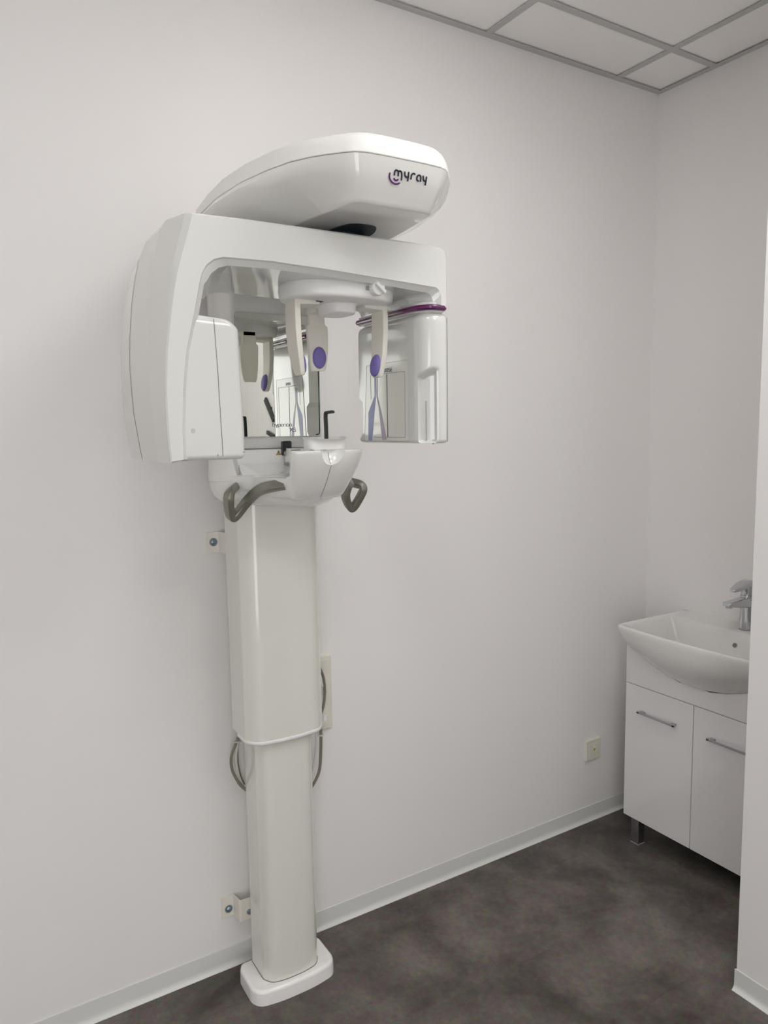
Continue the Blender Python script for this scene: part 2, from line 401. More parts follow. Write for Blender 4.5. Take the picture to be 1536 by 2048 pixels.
# lettering on the mirror
FONT = {'h': [[(0, 1.55), (0, 0)], [(0, 1), (.75, 1), (.85, .9), (.85, 0)]],
        'y': [[(0, 1), (.42, .05)], [(.85, 1), (.35, -.5)]],
        'p': [[(0, -.5), (0, 1), (.75, 1), (.85, .85), (.85, .15), (.75, 0), (0, 0)]],
        'e': [[(.85, 0), (.1, 0), (0, .1), (0, .9), (.1, 1), (.75, 1), (.85, .9), (.85, .5), (0, .5)]],
        'r': [[(0, 0), (0, .9), (.1, 1), (.6, 1)]], 'i': [[(0, 0), (0, 1)], [(0, 1.3), (0, 1.45)]],
        'o': [[(.1, 0), (0, .1), (0, .9), (.1, 1), (.75, 1), (.85, .9), (.85, .1), (.75, 0), (.1, 0)]],
        'n': [[(0, 0), (0, 1), (.75, 1), (.85, .9), (.85, 0)]],
        'X': [[(-.35, 1), (.15, 1), (.95, 0)], [(0, 0), (.9, 1)]], '5': [[(.9, 1), (0, 1), (0, .55), (.8, .55), (.9, .45), (.9, .1), (.8, 0), (0, 0)]],
        'D': [[(0, 0), (0, 1), (.7, 1), (.85, .8), (.85, .2), (.7, 0), (0, 0)]], 'O': [[(.1, 0), (0, .1), (0, .9), (.1, 1), (.75, 1), (.85, .9), (.85, .1), (.75, 0), (.1, 0)]],
        'S': [[(.85, 1), (.1, 1), (0, .9), (0, .6), (.1, .5), (.75, .5), (.85, .4), (.85, .1), (.75, 0), (0, 0)]],
        'E': [[(.85, 0), (0, 0), (0, 1), (.85, 1)], [(0, .5), (.7, .5)]]}
WID = {'i': .05, 'r': .6}
def text_strokes(bm, s, org, ux, uz, nrm, sz, wid, gap=.28, mi=0):
    x = 0; org, ux, uz = Vector(org), Vector(ux), Vector(uz)
    for ch in s:
        for st in FONT.get(ch, []): add_ribbon(bm, [org + ux * ((x + a) * sz) + uz * (b_ * sz) for a, b_ in st], wid, nrm, mi=mi)
        x += WID.get(ch, .85) + gap
    return x * sz
bm = bmesh.new()
text_strokes(bm, 'hyperion', (-1.749, -.2110, 1.6165), (1, 0, 0), (0, 0, 1), (0, -1, 0), .0066, .0011, .34)
text_strokes(bm, 'X5', (-1.7005, -.2110, 1.603), (1, 0, 0), (0, 0, 1), (0, -1, 0), .0090, .0013, .12)
finish('lettering', bm, M['print'], mirror)

# ---- overhead head shell
seam_o = [(.150, -.020), (.185, -.12), (.213, -.22), (.224, -.32), (.229, -.43), (.220, -.55), (.201, -.641), (.182, -.701), (.158, -.744), (.137, -.771), (.116, -.794), (.102, -.806), (.085, -.813), (.045, -.816)]
low_o = [(.125, -.025), (.125, -.12), (.126, -.22), (.127, -.32), (.126, -.43), (.122, -.53), (.118, -.595), (.112, -.645), (.106, -.685), (.101, -.715), (.097, -.745), (.092, -.768), (.078, -.779), (.040, -.780)]
def mid(a, b_, t): return [(p[0] * (1 - t) + q[0] * t, p[1] * (1 - t) + q[1] * t) for p, q in zip(a, b_)]
so, lo_ = sym(seam_o), sym(low_o)
def bulge(t):      # side profile between the seam (t=0) and the lower edge (t=1), pushed slightly outwards
    m_ = mid(seam_o, low_o, t); k_ = .040 * math.sin(math.pi * t ** .85)
    out = []
    for (a, y), (s0, _) in zip(m_, seam_o):
        f = min(1, max(0, (s0 - .10) / .12)); fr = .006 * math.sin(math.pi * t) if y < -.76 else 0
        out.append((a + k_ * f, y - fr))
    return sym(out)
rows = [plan(so, 2.105), plan(bulge(.2), 2.092), plan(bulge(.4), 2.077), plan(bulge(.6), 2.062), plan(bulge(.8), 2.047), plan(bulge(.93), 2.036), plan(lo_, 2.0295), plan(offset(lo_, .005), 2.0275)]
head = loft('head_housing', rows, M['whiteh'], mach, ang=48); head['label'] = 'overhead housing with the printed logo'
def inset_row(d, z): return plan(sym([(max(a - d * (1 if a > .06 else a / .06), .0), y + d * (1.0 if y < -.7 else (.5 if y < -.5 else 0.0))) for a, y in seam_o]), z)
rows = [inset_row(.0030, 2.1062), inset_row(.0004, 2.1070), inset_row(0, 2.1085), inset_row(.002, 2.124), inset_row(.006, 2.136), inset_row(.013, 2.1455), inset_row(.024, 2.1515), inset_row(.042, 2.156), inset_row(.070, 2.159), inset_row(.09, 2.160)]
cover = loft('head_cover', rows, M['whitec'], mach, ang=60); cover['label'] = 'smooth domed top cover of the head'
loft('cover_seam', [plan(offset(so, .0020), 2.1030), plan(offset(so, .0020), 2.1070)], M['seam'], cover)
# slot under the head for the rotating axis
slot = round_poly([(-1.765, -.45), (-1.765, -.60), (-1.75, -.655), (-1.69, -.658), (-1.665, -.60), (-1.665, -.45)], .025, 5)
loft('axis_slot', [plan(slot, 2.0262), plan(slot, 2.030)], M['blackhole'], head)
# logo strokes on the front face
k_ = .035 / .077
def lp(x, z): return (x, -.8215 + (2.105 - z) * k_ + .0, z)
nrm = Vector((0, -1, -k_)).normalized()
def on_head(x, z):
    t = (2.105 - z) / .077; y = -.816 + .036 * t - .006 * math.sin(math.pi * t); return Vector((x, y, z))
LOGO = {'v': [[(-1.7541, 2.0803), (-1.7554, 2.0764), (-1.7536, 2.0711), (-1.7484, 2.0662), (-1.7405, 2.0636), (-1.7337, 2.0648), (-1.7296, 2.067)],
              [(-1.7446, 2.0726), (-1.7423, 2.0703), (-1.7389, 2.0695), (-1.7359, 2.0707), (-1.7347, 2.0725)]],
        'n': [[(-1.7444, 2.077), (-1.7449, 2.083), (-1.7438, 2.0854), (-1.7408, 2.0863), (-1.7376, 2.0849), (-1.7367, 2.0832), (-1.7359, 2.0768)],
              [(-1.7373, 2.084), (-1.7349, 2.0859), (-1.7308, 2.0854), (-1.7287, 2.0824), (-1.7273, 2.0714)],
              [(-1.7228, 2.0865), (-1.7221, 2.081), (-1.7195, 2.0781), (-1.7156, 2.0781), (-1.7129, 2.0794)], [(-1.7141, 2.0873), (-1.7134, 2.0718)],
              [(-1.7071, 2.0755), (-1.7075, 2.0825), (-1.7056, 2.0852), (-1.7026, 2.0863), (-1.6989, 2.0851)],
              [(-1.6892, 2.0751), (-1.6938, 2.0768), (-1.6946, 2.082), (-1.6916, 2.0852), (-1.6874, 2.0848), (-1.6855, 2.0822), (-1.6851, 2.0747)],
              [(-1.6809, 2.0857), (-1.6796, 2.0792), (-1.677, 2.0772), (-1.673, 2.0777)], [(-1.6729, 2.0854), (-1.6729, 2.0705)]]}
bm = bmesh.new()
for key, mi, wd in (('v', 0, .0030), ('n', 1, .0031)):
    for st in LOGO[key]:
        pts = smooth_path([(a, b_, 0) for a, b_ in st], 2)
        add_ribbon(bm, [on_head(p.x, p.y) + nrm * .0004 for p in pts], wd, nrm, mi=mi)
finish('logo', bm, [M['violetprint'], M['navy']], head)

# ---- rotating arm
F1 = [(-2.084, 1.996), (-2.095, 1.959), (-2.113, 1.904), (-2.124, 1.853), (-2.134, 1.791), (-2.140, 1.743), (-2.144, 1.681), (-2.144, 1.619), (-2.142, 1.562), (-2.140, 1.550)]
F2 = [(-2.118, 2.001), (-2.132, 1.956), (-2.142, 1.913), (-2.148, 1.863), (-2.153, 1.812), (-2.155, 1.749), (-2.155, 1.684), (-2.152, 1.633), (-2.148, 1.568), (-2.147, 1.550)]
F3 = [(-2.117, 2.000), (-2.135, 1.955), (-2.146, 1.91), (-2.154, 1.866), (-2.163, 1.785), (-2.165, 1.73), (-2.162, 1.646), (-2.151, 1.56), (-2.149, 1.55)]
F4 = [(-2.090, 2.000), (-2.115, 1.975), (-2.130, 1.944), (-2.142, 1.90), (-2.150, 1.858), (-2.161, 1.781), (-2.163, 1.738), (-2.162, 1.637), (-2.153, 1.563), (-2.151, 1.55)]
INN = [(-2.119, 1.556), (-2.119, 1.606), (-2.115, 1.681), (-2.105, 1.756), (-2.086, 1.831), (-2.075, 1.880), (-2.069, 1.900), (-2.060, 1.914), (-2.046, 1.925), (-2.027, 1.931)]
ZT = 2.004
def arm_loop(y, F, rtop, inset, left_shift, zb, right_in, dz):
    """closed (x,z) outline of the arm at depth y: left outer edge, top, right leg, opening"""
    out = []
    zs = [zb + (1.980 - zb) * i / 15 for i in range(16)]
    for z in zs: out.append((lerp(F, z), z))
    xt = lerp(F, 1.990)
    # top left corner, rounding rtop
    c0 = Vector((lerp(F, 1.980), 1.980)); c2 = Vector((xt + rtop, ZT - dz)); c1 = Vector((lerp(F, ZT - dz) + .25 * rtop, ZT - dz))
    for i in range(1, 9):
        t = i / 8; p = c0 * (1 - t) ** 2 + c1 * 2 * t * (1 - t) + c2 * t * t; out.append((p.x, p.y))
    for x in (-1.98, -1.85, -1.7, -1.6): out.append((x, ZT - dz + .002))
    out += [(-1.545, ZT - dz)]
    for i in range(7):
        t = math.radians(90 - 90 * i / 6); out.append((-1.527 + dz + .018 * math.cos(t) - dz * 2, ZT - dz - .020 + .018 * math.sin(t)))
    out += [(-1.509 - dz, 1.95), (-1.509 - dz, 1.91), (-1.509 - dz, 1.873)]
    # right leg bottom and inner side, fillet to the underside
    zu = 1.916 - inset * .9
    out += [(right_in, 1.873), (right_in, zu - .022)]
    for i in range(1, 6):
        t = math.radians(90 * i / 5); out.append((right_in - .018 * (1 - math.cos(t)), zu - .022 + .022 * math.sin(t)))
    for x in (-1.65, -1.80, -1.93): out.append((x, zu + .017 * (-1.54 - x) / .35 if x > -1.9 else 1.933 - inset))
    # left part of the opening, top to bottom
    for x, z in reversed(INN): out.append((x + left_shift * (1 if z > 1.82 else .9) , z - inset * (1 if z > 1.88 else 0) if z > 1.6 else max(z, zb)))
    return [(x, y, z) for x, z in out]
def mixF(A, B, t): return [(x * (1 - t) + lerp(B, z) * t, z) for x, z in A]
rows = [arm_loop(-.6550, F1, .004, .0, .0, 1.553, -1.5265, .004),
        arm_loop(-.6515, [(x - .003, z) for x, z in F1], .004, .0025, .002, 1.550, -1.530, .0005),
        arm_loop(-.6430, mixF(F1, F2, .3), .005, .0125, .0125, 1.549, -1.540, 0),
        arm_loop(-.5860, mixF(F1, F2, .99), .014, .0135, .021, 1.549, -1.566, 0),
        arm_loop(-.5740, mixF(F2, F3, .06), .016, .0135, .023, 1.549, -1.566, 0),
        arm_loop(-.4760, mixF(F2, F3, .97), .026, .0135, .051, 1.549, -1.567, 0),
        arm_loop(-.4640, mixF(F3, F4, .10), .028, .0135, .054, 1.549, -1.567, 0),
        arm_loop(-.3800, mixF(F3, F4, .97), .034, .0135, .080, 1.552, -1.567, 0),
        arm_loop(-.3600, [(x + .016, z) for x, z in F4], .040, .0125, .085, 1.560, -1.562, .006)]
bm = bmesh.new(); R = add_loft(bm, rows, cap0=False, cap1=False)
for row in (R[0], R[-1]):
    f = bm.faces.new(row); f.normal_update(); bmesh.ops.triangulate(bm, faces=[f], ngon_method='EAR_CLIP')
arm = finish('rotating_arm', bm, M['white'], mach, ang=14); arm['label'] = 'rotating arm bridging the source and the sensor'
# shell seam line on the left end
bm = bmesh.new()
add_ribbon(bm, [(lerp(F3, z) - .0001, -.4692, z) for z in [1.551 + i * .020 for i in range(21)]], .0012, (-1, -.05, 0), th=.0004)
finish('shell_seam', bm, M['seam'], arm)
# rotation disc between head and arm, and under the arm
bm = bmesh.new(); add_cyl(bm, (XM + .005, -.53, 2.000), (XM + .005, -.53, 2.0275), .062, n=32); finish('axis_hub', bm, M['blackhole'], arm)
bm = bmesh.new(); add_cyl(bm, (XM, -.53, 1.9325), (XM, -.53, 1.905), .088, .085, n=40); finish('rotation_ring', bm, M['grey'], arm)

# x-ray source housing on the left leg
sb = round_poly([(-2.128, -.375), (-2.119, -.646), (-1.9905, -.646), (-1.9905, -.375)], [.002, .002, .020, .03], 5)
def srow(z, top=0, d=0):
    return plan(offset(sb, d), z)
rows = [srow(1.5525, d=.012), srow(1.5535, d=.006), srow(1.5575, d=.002), srow(1.563)]
sx = lambda z: max(0, (z - 1.60)) * -.022
for z in (1.60, 1.66, 1.72, 1.77, 1.80): rows.append([(x + (sx(z) if x > -2.05 else 0), y, z) for x, y in sb])
for z, d in ((1.808, .0035), (1.815, .009), (1.820, .016)): rows.append([(x + (sx(1.8) if x > -2.05 else 0) - (d * 1.2 if x > -2.03 else 0), y + (d * .35 if y < -.5 else -d * .3), z + (.006 if x < -2.05 else 0)) for x, y in sb])
rows.append([(x + (sx(1.8) if x > -2.05 else 0) - (.024 if x > -2.03 else 0), y + (.015 if y < -.5 else -.02), 1.8225 + (.006 if x < -2.05 else 0)) for x, y in sb])
source = loft('source_housing', rows, M['white'], mach, ang=40); source['label'] = 'x-ray source housing on the left leg'

def seam_line(name, pts, parent, wd=.0012, nrm=(0, -1, 0)):
    bm = bmesh.new(); add_ribbon(bm, pts, wd, nrm, th=.0003); return finish(name, bm, M['seam'], parent)
seam_line('front_seam', [(-2.0475, -.6448, 1.818), (-2.0470, -.6464, 1.806), (-2.0458, -.6464, 1.77), (-2.0440, -.6464, 1.727), (-2.0415, -.6464, 1.62), (-2.0400, -.6464, 1.560)], source, .0010)
bm = bmesh.new(); add_cyl(bm, (-2.096, -.6464, 1.609), (-2.096, -.6458, 1.609), .0042, .0048, n=20); dm = finish('dimple', bm, M['rail'], source)
bm = bmesh.new(); add_ribbon(bm, [(-2.0505, -.6464, 1.560), (-2.0500, -.6464, 1.564)], .0008, (0, -1, 0), th=.0003); finish('mark', bm, M['violetprint'], source)
bm = bmesh.new(); add_ribbon(bm, [(-2.000, -.6464, 1.5665), (-1.9965, -.6464, 1.5660), (-1.995, -.6462, 1.5668)], .0009, (0, -1, 0), th=.0003); finish('mark', bm, M['violetprint'], source)
# sensor housing on the right leg
def sensor_row(z, d=0, notch=0.0, back=-.357):
    x0, x1, yf = -1.5705, -1.4945, -.652
    N0, N1 = Vector((x0, -.628)), Vector((-1.536, yf - .001))
    pl = [(x0, back), (x0, -.50), (x0, -.585), (x0, -.606)]
    # corner: either a round corner or a finger recess
    c = Vector((x0 + .002, yf + .002))
    arc = []
    for i in range(9):
        t = i / 8; p = Vector((x0, -.612)) * (1 - t) ** 2 + c * 2 * t * (1 - t) + Vector((-1.530, yf)) * t * t
        if notch:
            g = math.sin(math.pi * min(1, max(0, (t - .10) / .82))) if .10 < t < .92 else 0
            g = min(1, g * 1.6) * min(1, max(0, (1.722 + .030 * max(0, t - .1) - z) / .010))
            p = p + Vector((.72, .69)) * (.019 * notch * g)
        arc.append((p.x, p.y))
    pl += arc + [(-1.522, yf), (-1.5135, yf), (-1.506, yf + .004), (-1.498, yf + .013), (x1, yf + .026), (x1, -.5), (x1, -.40), (x1 - .012, -.368), (x1 - .04, back)]
    return plan(offset(pl, d), z)
rows = [sensor_row(1.5715, .012), sensor_row(1.5725, .006), sensor_row(1.5755, .002, .5), sensor_row(1.581, 0, 1)]
rows += [sensor_row(z, 0, 1, -.357 - .018 * max(0, min(1, (1.685 - z) / .012))) for z in (1.60, 1.64, 1.673, 1.685, 1.70, 1.712, 1.716, 1.720, 1.724, 1.728, 1.732, 1.736, 1.740)]
rows += [sensor_row(1.744, 0, 1), sensor_row(1.748, 0, 1), sensor_row(1.753, 0, 0), sensor_row(1.80), sensor_row(1.84), sensor_row(1.850, .001), sensor_row(1.856, .0035), sensor_row(1.860, .008), sensor_row(1.862, .012), sensor_row(1.868, .013)]
sensor = loft('sensor_housing', rows, M['white'], mach, ang=50); sensor['label'] = 'sensor housing on the right leg under the plum ring'
seam_line('front_seam', [(-1.5090, -.6516 - .0004, 1.5745), (-1.5085, -.6516 - .0006, 1.80), (-1.5085, -.6512, 1.852)], sensor, .0010)
bm = bmesh.new(); add_ribbon(bm, [(-1.5495, -.6265, 1.579), (-1.5505, -.6265, 1.668)], .0024, (-.6, -.8, 0), th=.0016); finish('cassette_slot', bm, M['grey'], sensor)
bm = bmesh.new(); add_cyl(bm, (-1.5335, -.63, 1.573), (-1.5335, -.63, 1.5695), .0025, n=10); finish('status_lamp', bm, M['grey'], sensor)
# plum ring around the neck
ringp = round_poly([(-1.576, -.352), (-1.576, -.618), (-1.552, -.6545), (-1.512, -.6545), (-1.503, -.632), (-1.503, -.352)], [.012, .02, .014, .010, .01, .012], 5)
rp = [Vector((x, y, 1.8735)) for x, y in ringp]
bm = bmesh.new(); rows = []
for i, p in enumerate(rp):
    t = (rp[(i + 1) % len(rp)] - rp[i - 1]).normalized(); o_ = Vector((t.y, -t.x, 0))
    rows.append([p - o_ * .004 + o_ * (.0065 * math.cos(a)) + Vector((0, 0, .0066 * math.sin(a))) for a in [2 * math.pi * j / 12 for j in range(12)]])
add_loft(bm, rows + [rows[0]], cap0=False, cap1=False); bmesh.ops.remove_doubles(bm, verts=bm.verts, dist=1e-6)
ring = finish('plum_ring', bm, M['purple'], mach, ang=60); ring['label'] = 'glossy plum accent ring'
bm = bmesh.new(); nk = offset(ringp, .006); add_loft(bm, [plan(nk, 1.864), plan(nk, 1.885)]); finish('neck_collar', bm, M['white'], sensor)
# printed positioning film on the inner face of the sensor
X = -1.5712
film = [(-.399, 1.764), (-.587, 1.763), (-.587, 1.5775), (-.381, 1.5765)]
bm = bmesh.new(); add_prism(bm, [(X, y, z) for y, z in film], (.0008, 0, 0)); sticker = finish('positioning_film', bm, M['film'], sensor); sticker['label'] = 'clear film with lilac positioning print'
def strokes_x(segs, wd, mi, bm):
    for sgm in segs: add_ribbon(bm, [(X - .0001, y, z) for y, z in sgm], wd, (-1, 0, 0), th=.0003, mi=mi)
bm = bmesh.new()
fr = [(-.417, 1.739), (-.572, 1.738), (-.571, 1.586), (-.430, 1.586)]
strokes_x([[fr[0], fr[1]], [fr[1], fr[2]], [fr[2], fr[3]], [fr[0], (-.4175, 1.68)]], .0016, 0, bm)
strokes_x([[(film[i]), film[(i + 1) % 4]] for i in range(4)], .0006, 4, bm)
strokes_x([[(-.493, 1.737), (-.494, 1.586)]], .0030, 1, bm)
for pl, mi in (([(-.435, 1.732), (-.442, 1.731), (-.440, 1.679), (-.433, 1.648), (-.420, 1.578), (-.401, 1.578), (-.403, 1.648), (-.435, 1.688)], 2),
               ([(-.445, 1.731), (-.450, 1.731), (-.449, 1.687), (-.466, 1.648), (-.489, 1.580), (-.468, 1.579), (-.453, 1.659), (-.443, 1.688)], 3)):
    add_prism(bm, [(X, y, z) for y, z in pl], (-.0003, 0, 0), mi)
text_strokes(bm, 'DOSE', (X - .0001, -.483, 1.7425), (0, -1, 0), (0, 0, 1), (-1, 0, 0), .0072, .0013, .45, 1)
finish('positioning_print', bm, [M['lilac'], M['navy'], M['blueprint'], M['mauveprint'], M['grey']], sensor)

# ---- head support under the arm
CY = -.535
cl = lambda a, b_, e=2.4: circ(XM, CY, a, 48, b_, e)
pil = lambda a, b_: circ(XM, CY, a, 48, b_, 3.2)
rows = [plan(cl(.120, .082), 1.9205), plan(cl(.127, .089), 1.9195), plan(cl(.130, .092), 1.916), plan(cl(.131, .093), 1.908), plan(cl(.129, .0915), 1.892), plan(cl(.1265, .0895), 1.8865), plan(cl(.120, .0845), 1.8835), plan(cl(.105, .072), 1.8825),
        plan(pil(.040, .052), 1.8815), plan(pil(.035, .047), 1.877), plan(pil(.033, .045), 1.863), plan(pil(.031, .043), 1.8595), plan(pil(.026, .036), 1.8585)]
support = loft('head_support', rows, M['white2'], mach, ang=55); support['label'] = 'head support carrying temple arms and forehead rest'
def temple(sg):
    # arm: L-shaped blade, outer face flat, tapering to the tip; sg=-1 left, +1 right
    def P_(hw, y, z): return (XM + sg * hw, y, z)
    rows = []
    for z, ho, hi, yf, yb in ((1.8845, .1120, .1015, -.5625, -.512), (1.8815, .1148, .1018, -.5630, -.512), (1.860, .1160, .1025, -.5640, -.511), (1.82, .1155, .1020, -.5645, -.511), (1.78, .1125, .0995, -.5640, -.513), (1.75, .1080, .0960, -.5620, -.518), (1.732, .1050, .0935, -.5590, -.524), (1.7245, .1035, .0930, -.5560, -.528)):
        rows.append([P_(ho, yb, z), P_(ho, yf, z), P_(hi, yf, z), P_(hi, yb, z)])
    bm = bmesh.new(); add_loft(bm, rows)
    # horizontal slide into the support
    for e0, e1 in (((.1148, 1.8725), (.106, 1.8725)), ((.106, 1.8725), (.056, 1.8755))):
        add_loft(bm, [[P_(e0[0], y, z) for y, z in ((-.563, e0[1]), (-.512, e0[1]), (-.512, 1.8845), (-.563, 1.8845))], [P_(e1[0], y, z) for y, z in ((-.563, e1[1]), (-.512, e1[1]), (-.512, 1.8845), (-.563, 1.8845))]])
    a = finish('temple_arm', bm, M['ivory'], support, .0028, 3); a['label'] = 'left temple arm' if sg < 0 else 'right temple arm'
    bm = bmesh.new(); rows = []
    for d, k in ((0, 1), (.006, .98), (.0095, .86), (.0115, .56), (.0120, .2)):
        row = []
        for i in range(24):
            t = 2 * math.pi * i / 24; z = 1.7515 + .0255 * k * math.sin(t); hw = .0945 + (.1010 - .0945) * (z - 1.727) / .05
            row.append(P_(hw - d + .0012, -.5395 + .0190 * k * math.cos(t), z))
        rows.append(row)
    add_loft(bm, rows); finish('pad', bm, M['pad'], support, ang=60)
temple(-1); temple(1)
bm = bmesh.new(); add_loft(bm, [[(XM - .066, -.566, 1.8822), (XM - .050, -.566, 1.8822), (XM - .050, -.509, 1.8822), (XM - .066, -.509, 1.8822)], [(XM - .066, -.566, 1.8805), (XM - .050, -.566, 1.8805), (XM - .050, -.509, 1.8805), (XM - .066, -.509, 1.8805)]]); finish('slide_slot', bm, M['blackhole'], support)
# forehead rest
rows = []
for z, hw, y in ((1.885, .020, -.430), (1.853, .020, -.430), (1.848, .0265, -.432), (1.838, .0272, -.433), (1.80, .0258, -.434), (1.77, .0232, -.434), (1.752, .0200, -.433), (1.745, .0165, -.432)):
    pl = round_poly([(XM + .003 - hw, y + .011), (XM + .003 - hw, y), (XM + .003 + hw, y), (XM + .003 + hw, y + .011)], .003, 3)
    rows.append(plan(pl, z))
bm = bmesh.new(); add_loft(bm, rows); add_box(bm, XM - .02, XM + .02, -.47, -.419, 1.875, 1.887)
fr_ = finish('forehead_rest', bm, M['ivory'], support, ang=45)
bm = bmesh.new(); rows = []
for d, k in ((0, 1), (.003, .97), (.005, .85), (.0062, .55), (.0065, .2)):
    rows.append([(XM + .004 + .0175 * k * math.cos(2 * math.pi * i / 28), -.4335 - d, 1.7755 + .0255 * k * math.sin(2 * math.pi * i / 28)) for i in range(28)])
add_loft(bm, rows); finish('pad', bm, M['pad'], support, ang=60)
# adjusting knob
bm = bmesh.new(); kc = Vector((-1.6800, -.6370, 1.9060)); kn = Vector((.12, -.99, -.10)).normalized()
add_cyl(bm, kc + kn * -.012, kc + kn * .004, .0165, n=32); add_cyl(bm, kc + kn * .004, kc + kn * .006, .0165, .0145, n=32)
a_ = Vector((.80, .10, -.55)).normalized(); a_ = (a_ - kn * a_.dot(kn)).normalized(); c_ = kn.cross(a_)
add_prism(bm, [kc + kn * .005 + a_ * x + c_ * y for x, y in ((-.0155, -.0035), (.0155, -.0035), (.0155, .0035), (-.0155, .0035))], kn * .009)
finish('knob', bm, M['white2'], support, .0012, 2)
bm = bmesh.new(); add_ribbon(bm, smooth_path([(-1.7045, -.6285, 1.9050), (-1.695, -.6282, 1.9050), (-1.684, -.6275, 1.9050)], 1), .0085, (0, -1, 0), th=.0012); finish('knob_slot', bm, M['grey'], support)

# ---- patient shelf
NB = 14
def body_row(z, d, yf=0):
    pl = [(.150, -.06), (.172, -.12), (.176, -.19), (.160, -.245), (.137, -.293), (.112, -.333), (.068, -.392), (.02, -.420)]
    return sym([(max(a - d, .01), (y + d * 1.0 if y < -.2 else y) + (yf if y < -.28 else 0)) for a, y in pl]), z
rows = []
for z, d in ((1.415, .070), (1.4155, .052), (1.419, .034), (1.427, .018), (1.44, .008), (1.455, .003), (1.47, .001), (1.487, 0), (1.494, .002), (1.4985, .006)):
    pl, zz = body_row(z, d); rows.append(plan(pl, zz))
# ledge: the front rim folds back to a sloping floor, shoulders stay high
bm = bmesh.new(); add_loft(bm, rows, cap1=True)
shelf = finish('patient_shelf', bm, M['whites'], mach, ang=45); shelf['label'] = 'moulded shelf under the mirror with grab handles'
# sloping floor of the ledge and back panel
pl = [(-.140, -.280), (-.109, -.328), (-.066, -.385), (0, -.405), (.066, -.385), (.109, -.328), (.140, -.280), (.128, -.225), (-.128, -.225)]
bm = bmesh.new(); v0 = [(XM + a, y, 1.497 if y < -.25 else 1.527) for a, y in pl]; v1 = [(XM + a, y, 1.47) for a, y in pl]
add_loft(bm, [v1, v0]); finish('ledge', bm, M['whites'], shelf, .003, 2)
bm = bmesh.new(); add_box(bm, XM - .140, XM + .140, -.232, -.10, 1.48, 1.5585); finish('back_panel', bm, M['whites'], shelf, .004, 3)
for sg in (-1, 1):
    def Q(a, y, z): return (XM + sg * a, y, z)
    lo = [Q(.150, -.06, 1.475), Q(.1765, -.125, 1.475), Q(.1765, -.192, 1.475), Q(.1605, -.247, 1.480), Q(.147, -.272, 1.484), Q(.125, -.235, 1.48), Q(.125, -.06, 1.475)]
    hi = [Q(.150, -.06, 1.57), Q(.174, -.14, 1.57), Q(.172, -.17, 1.57), Q(.160, -.205, 1.562), Q(.150, -.225, 1.552), Q(.128, -.226, 1.556), Q(.125, -.06, 1.57)]
    bm = bmesh.new(); add_loft(bm, [lo, hi]); finish('shoulder', bm, M['whites'], shelf, .005, 3)
# centre block carrying the chin rest
def blk(z):
    t = max(0, (1.559 - z) / .12); hw = .096 - .022 * t ** 1.3; yf = -.503 + .078 * t ** 1.4
    return hw, yf
rows = []
for z, d, hull in ((1.4385, .022, 1), (1.4395, .013, 1), (1.443, .006, 1), (1.450, .001, 1), (1.465, 0, 1), (1.48, 0, 1), (1.490, 0, 1), (1.495, 0, 1), (1.4985, 0, .55), (1.501, 0, .12), (1.504, 0, 0), (1.515, 0, 0), (1.53, 0, 0), (1.550, 0, 0), (1.556, .001, 0), (1.559, .004, 0), (1.5602, .010, 0)):
    hw, yf = blk(z); hw -= d; yf += d; e = .020 * max(0, (1.46 - z) / .02)
    mx_ = lambda a, b_: (a[0] * (1 - hull) + b_[0] * hull, a[1] * (1 - hull) + b_[1] * hull)
    half = [mx_((.005, -.24), (.10, -.22)), mx_((.006, -.400), (.1585 - d - e, -.243)), mx_((.030, -.445), (.134 - d - e, -.305)), (hw, yf + .034), (hw - .005, yf + .020), (.064, yf + .007), (.028, yf)]
    pl = round_poly(sym(half), [.001, .01, .02, .008, .008, .02, .02, .02, .02, .008, .008, .02, .01, .001], 4)
    rows.append(plan(pl, z))
block = loft('chin_block', rows, M['whites'], mach, ang=40); block['label'] = 'jutting centre block with a scooped notch'
bm = bmesh.new(); bmesh.ops.create_uvsphere(bm, u_segments=48, v_segments=32, radius=1)
bmesh.ops.scale(bm, vec=(.033, .034, .050), verts=bm.verts); bmesh.ops.translate(bm, vec=(XM, -.508, 1.567), verts=bm.verts)
cutter = finish('cutter', bm, M['white']); cut(block, cutter)
def notch_y(z): return -.508 + .034 * math.sqrt(max(0, 1 - ((z - 1.567) / .050) ** 2))
zz = [1.443 + .004 * i for i in range(29)]
pts = [(XM, blk(z)[1] - .0002, z) for z in zz if z < 1.5345 and notch_y(z) < blk(z)[1] or z < 1.517]
bm = bmesh.new(); add_ribbon(bm, pts, .0009, (0, -1, -.2), th=.0004)
add_ribbon(bm, [(XM, notch_y(z) - .0004, z) for z in zz if z > 1.517 and notch_y(z) > blk(z)[1]], .0009, (0, -1, .2), th=.0004)
finish('block_seam', bm, M['seam'], block)
# chin rest and bite rod
def cr(k, zf, dz=0, yb=-.442):
    pl = round_poly([(XM - .0495 * k, yb), (XM - .0495 * k, -.474), (XM - .036 * k, -.4795 - .12 * max(0, k - .93)), (XM + .036 * k, -.4795 - .12 * max(0, k - .93)), (XM + .0495 * k, -.474), (XM + .0495 * k, yb)], [.004, .015, .015, .015, .015, .004], 5)
    return [(x, y, zf(x) + dz) for x, y in pl]
dip = lambda x: 1.5835 + .0060 * ((x - XM) / .05) ** 2
rows = [cr(.955, lambda x: 1.5605), cr(.955, lambda x: 1.570), cr(.96, lambda x: dip(x) - .007), cr(.985, lambda x: dip(x) - .0035), cr(1.05, lambda x: dip(x) - .001), cr(1.06, lambda x: dip(x) + .0004), cr(1.03, lambda x: dip(x) + .0008, 0, -.444), cr(.94, lambda x: dip(x) - .001, 0, -.448), cr(.86, lambda x: dip(x) - .004, 0, -.452)]
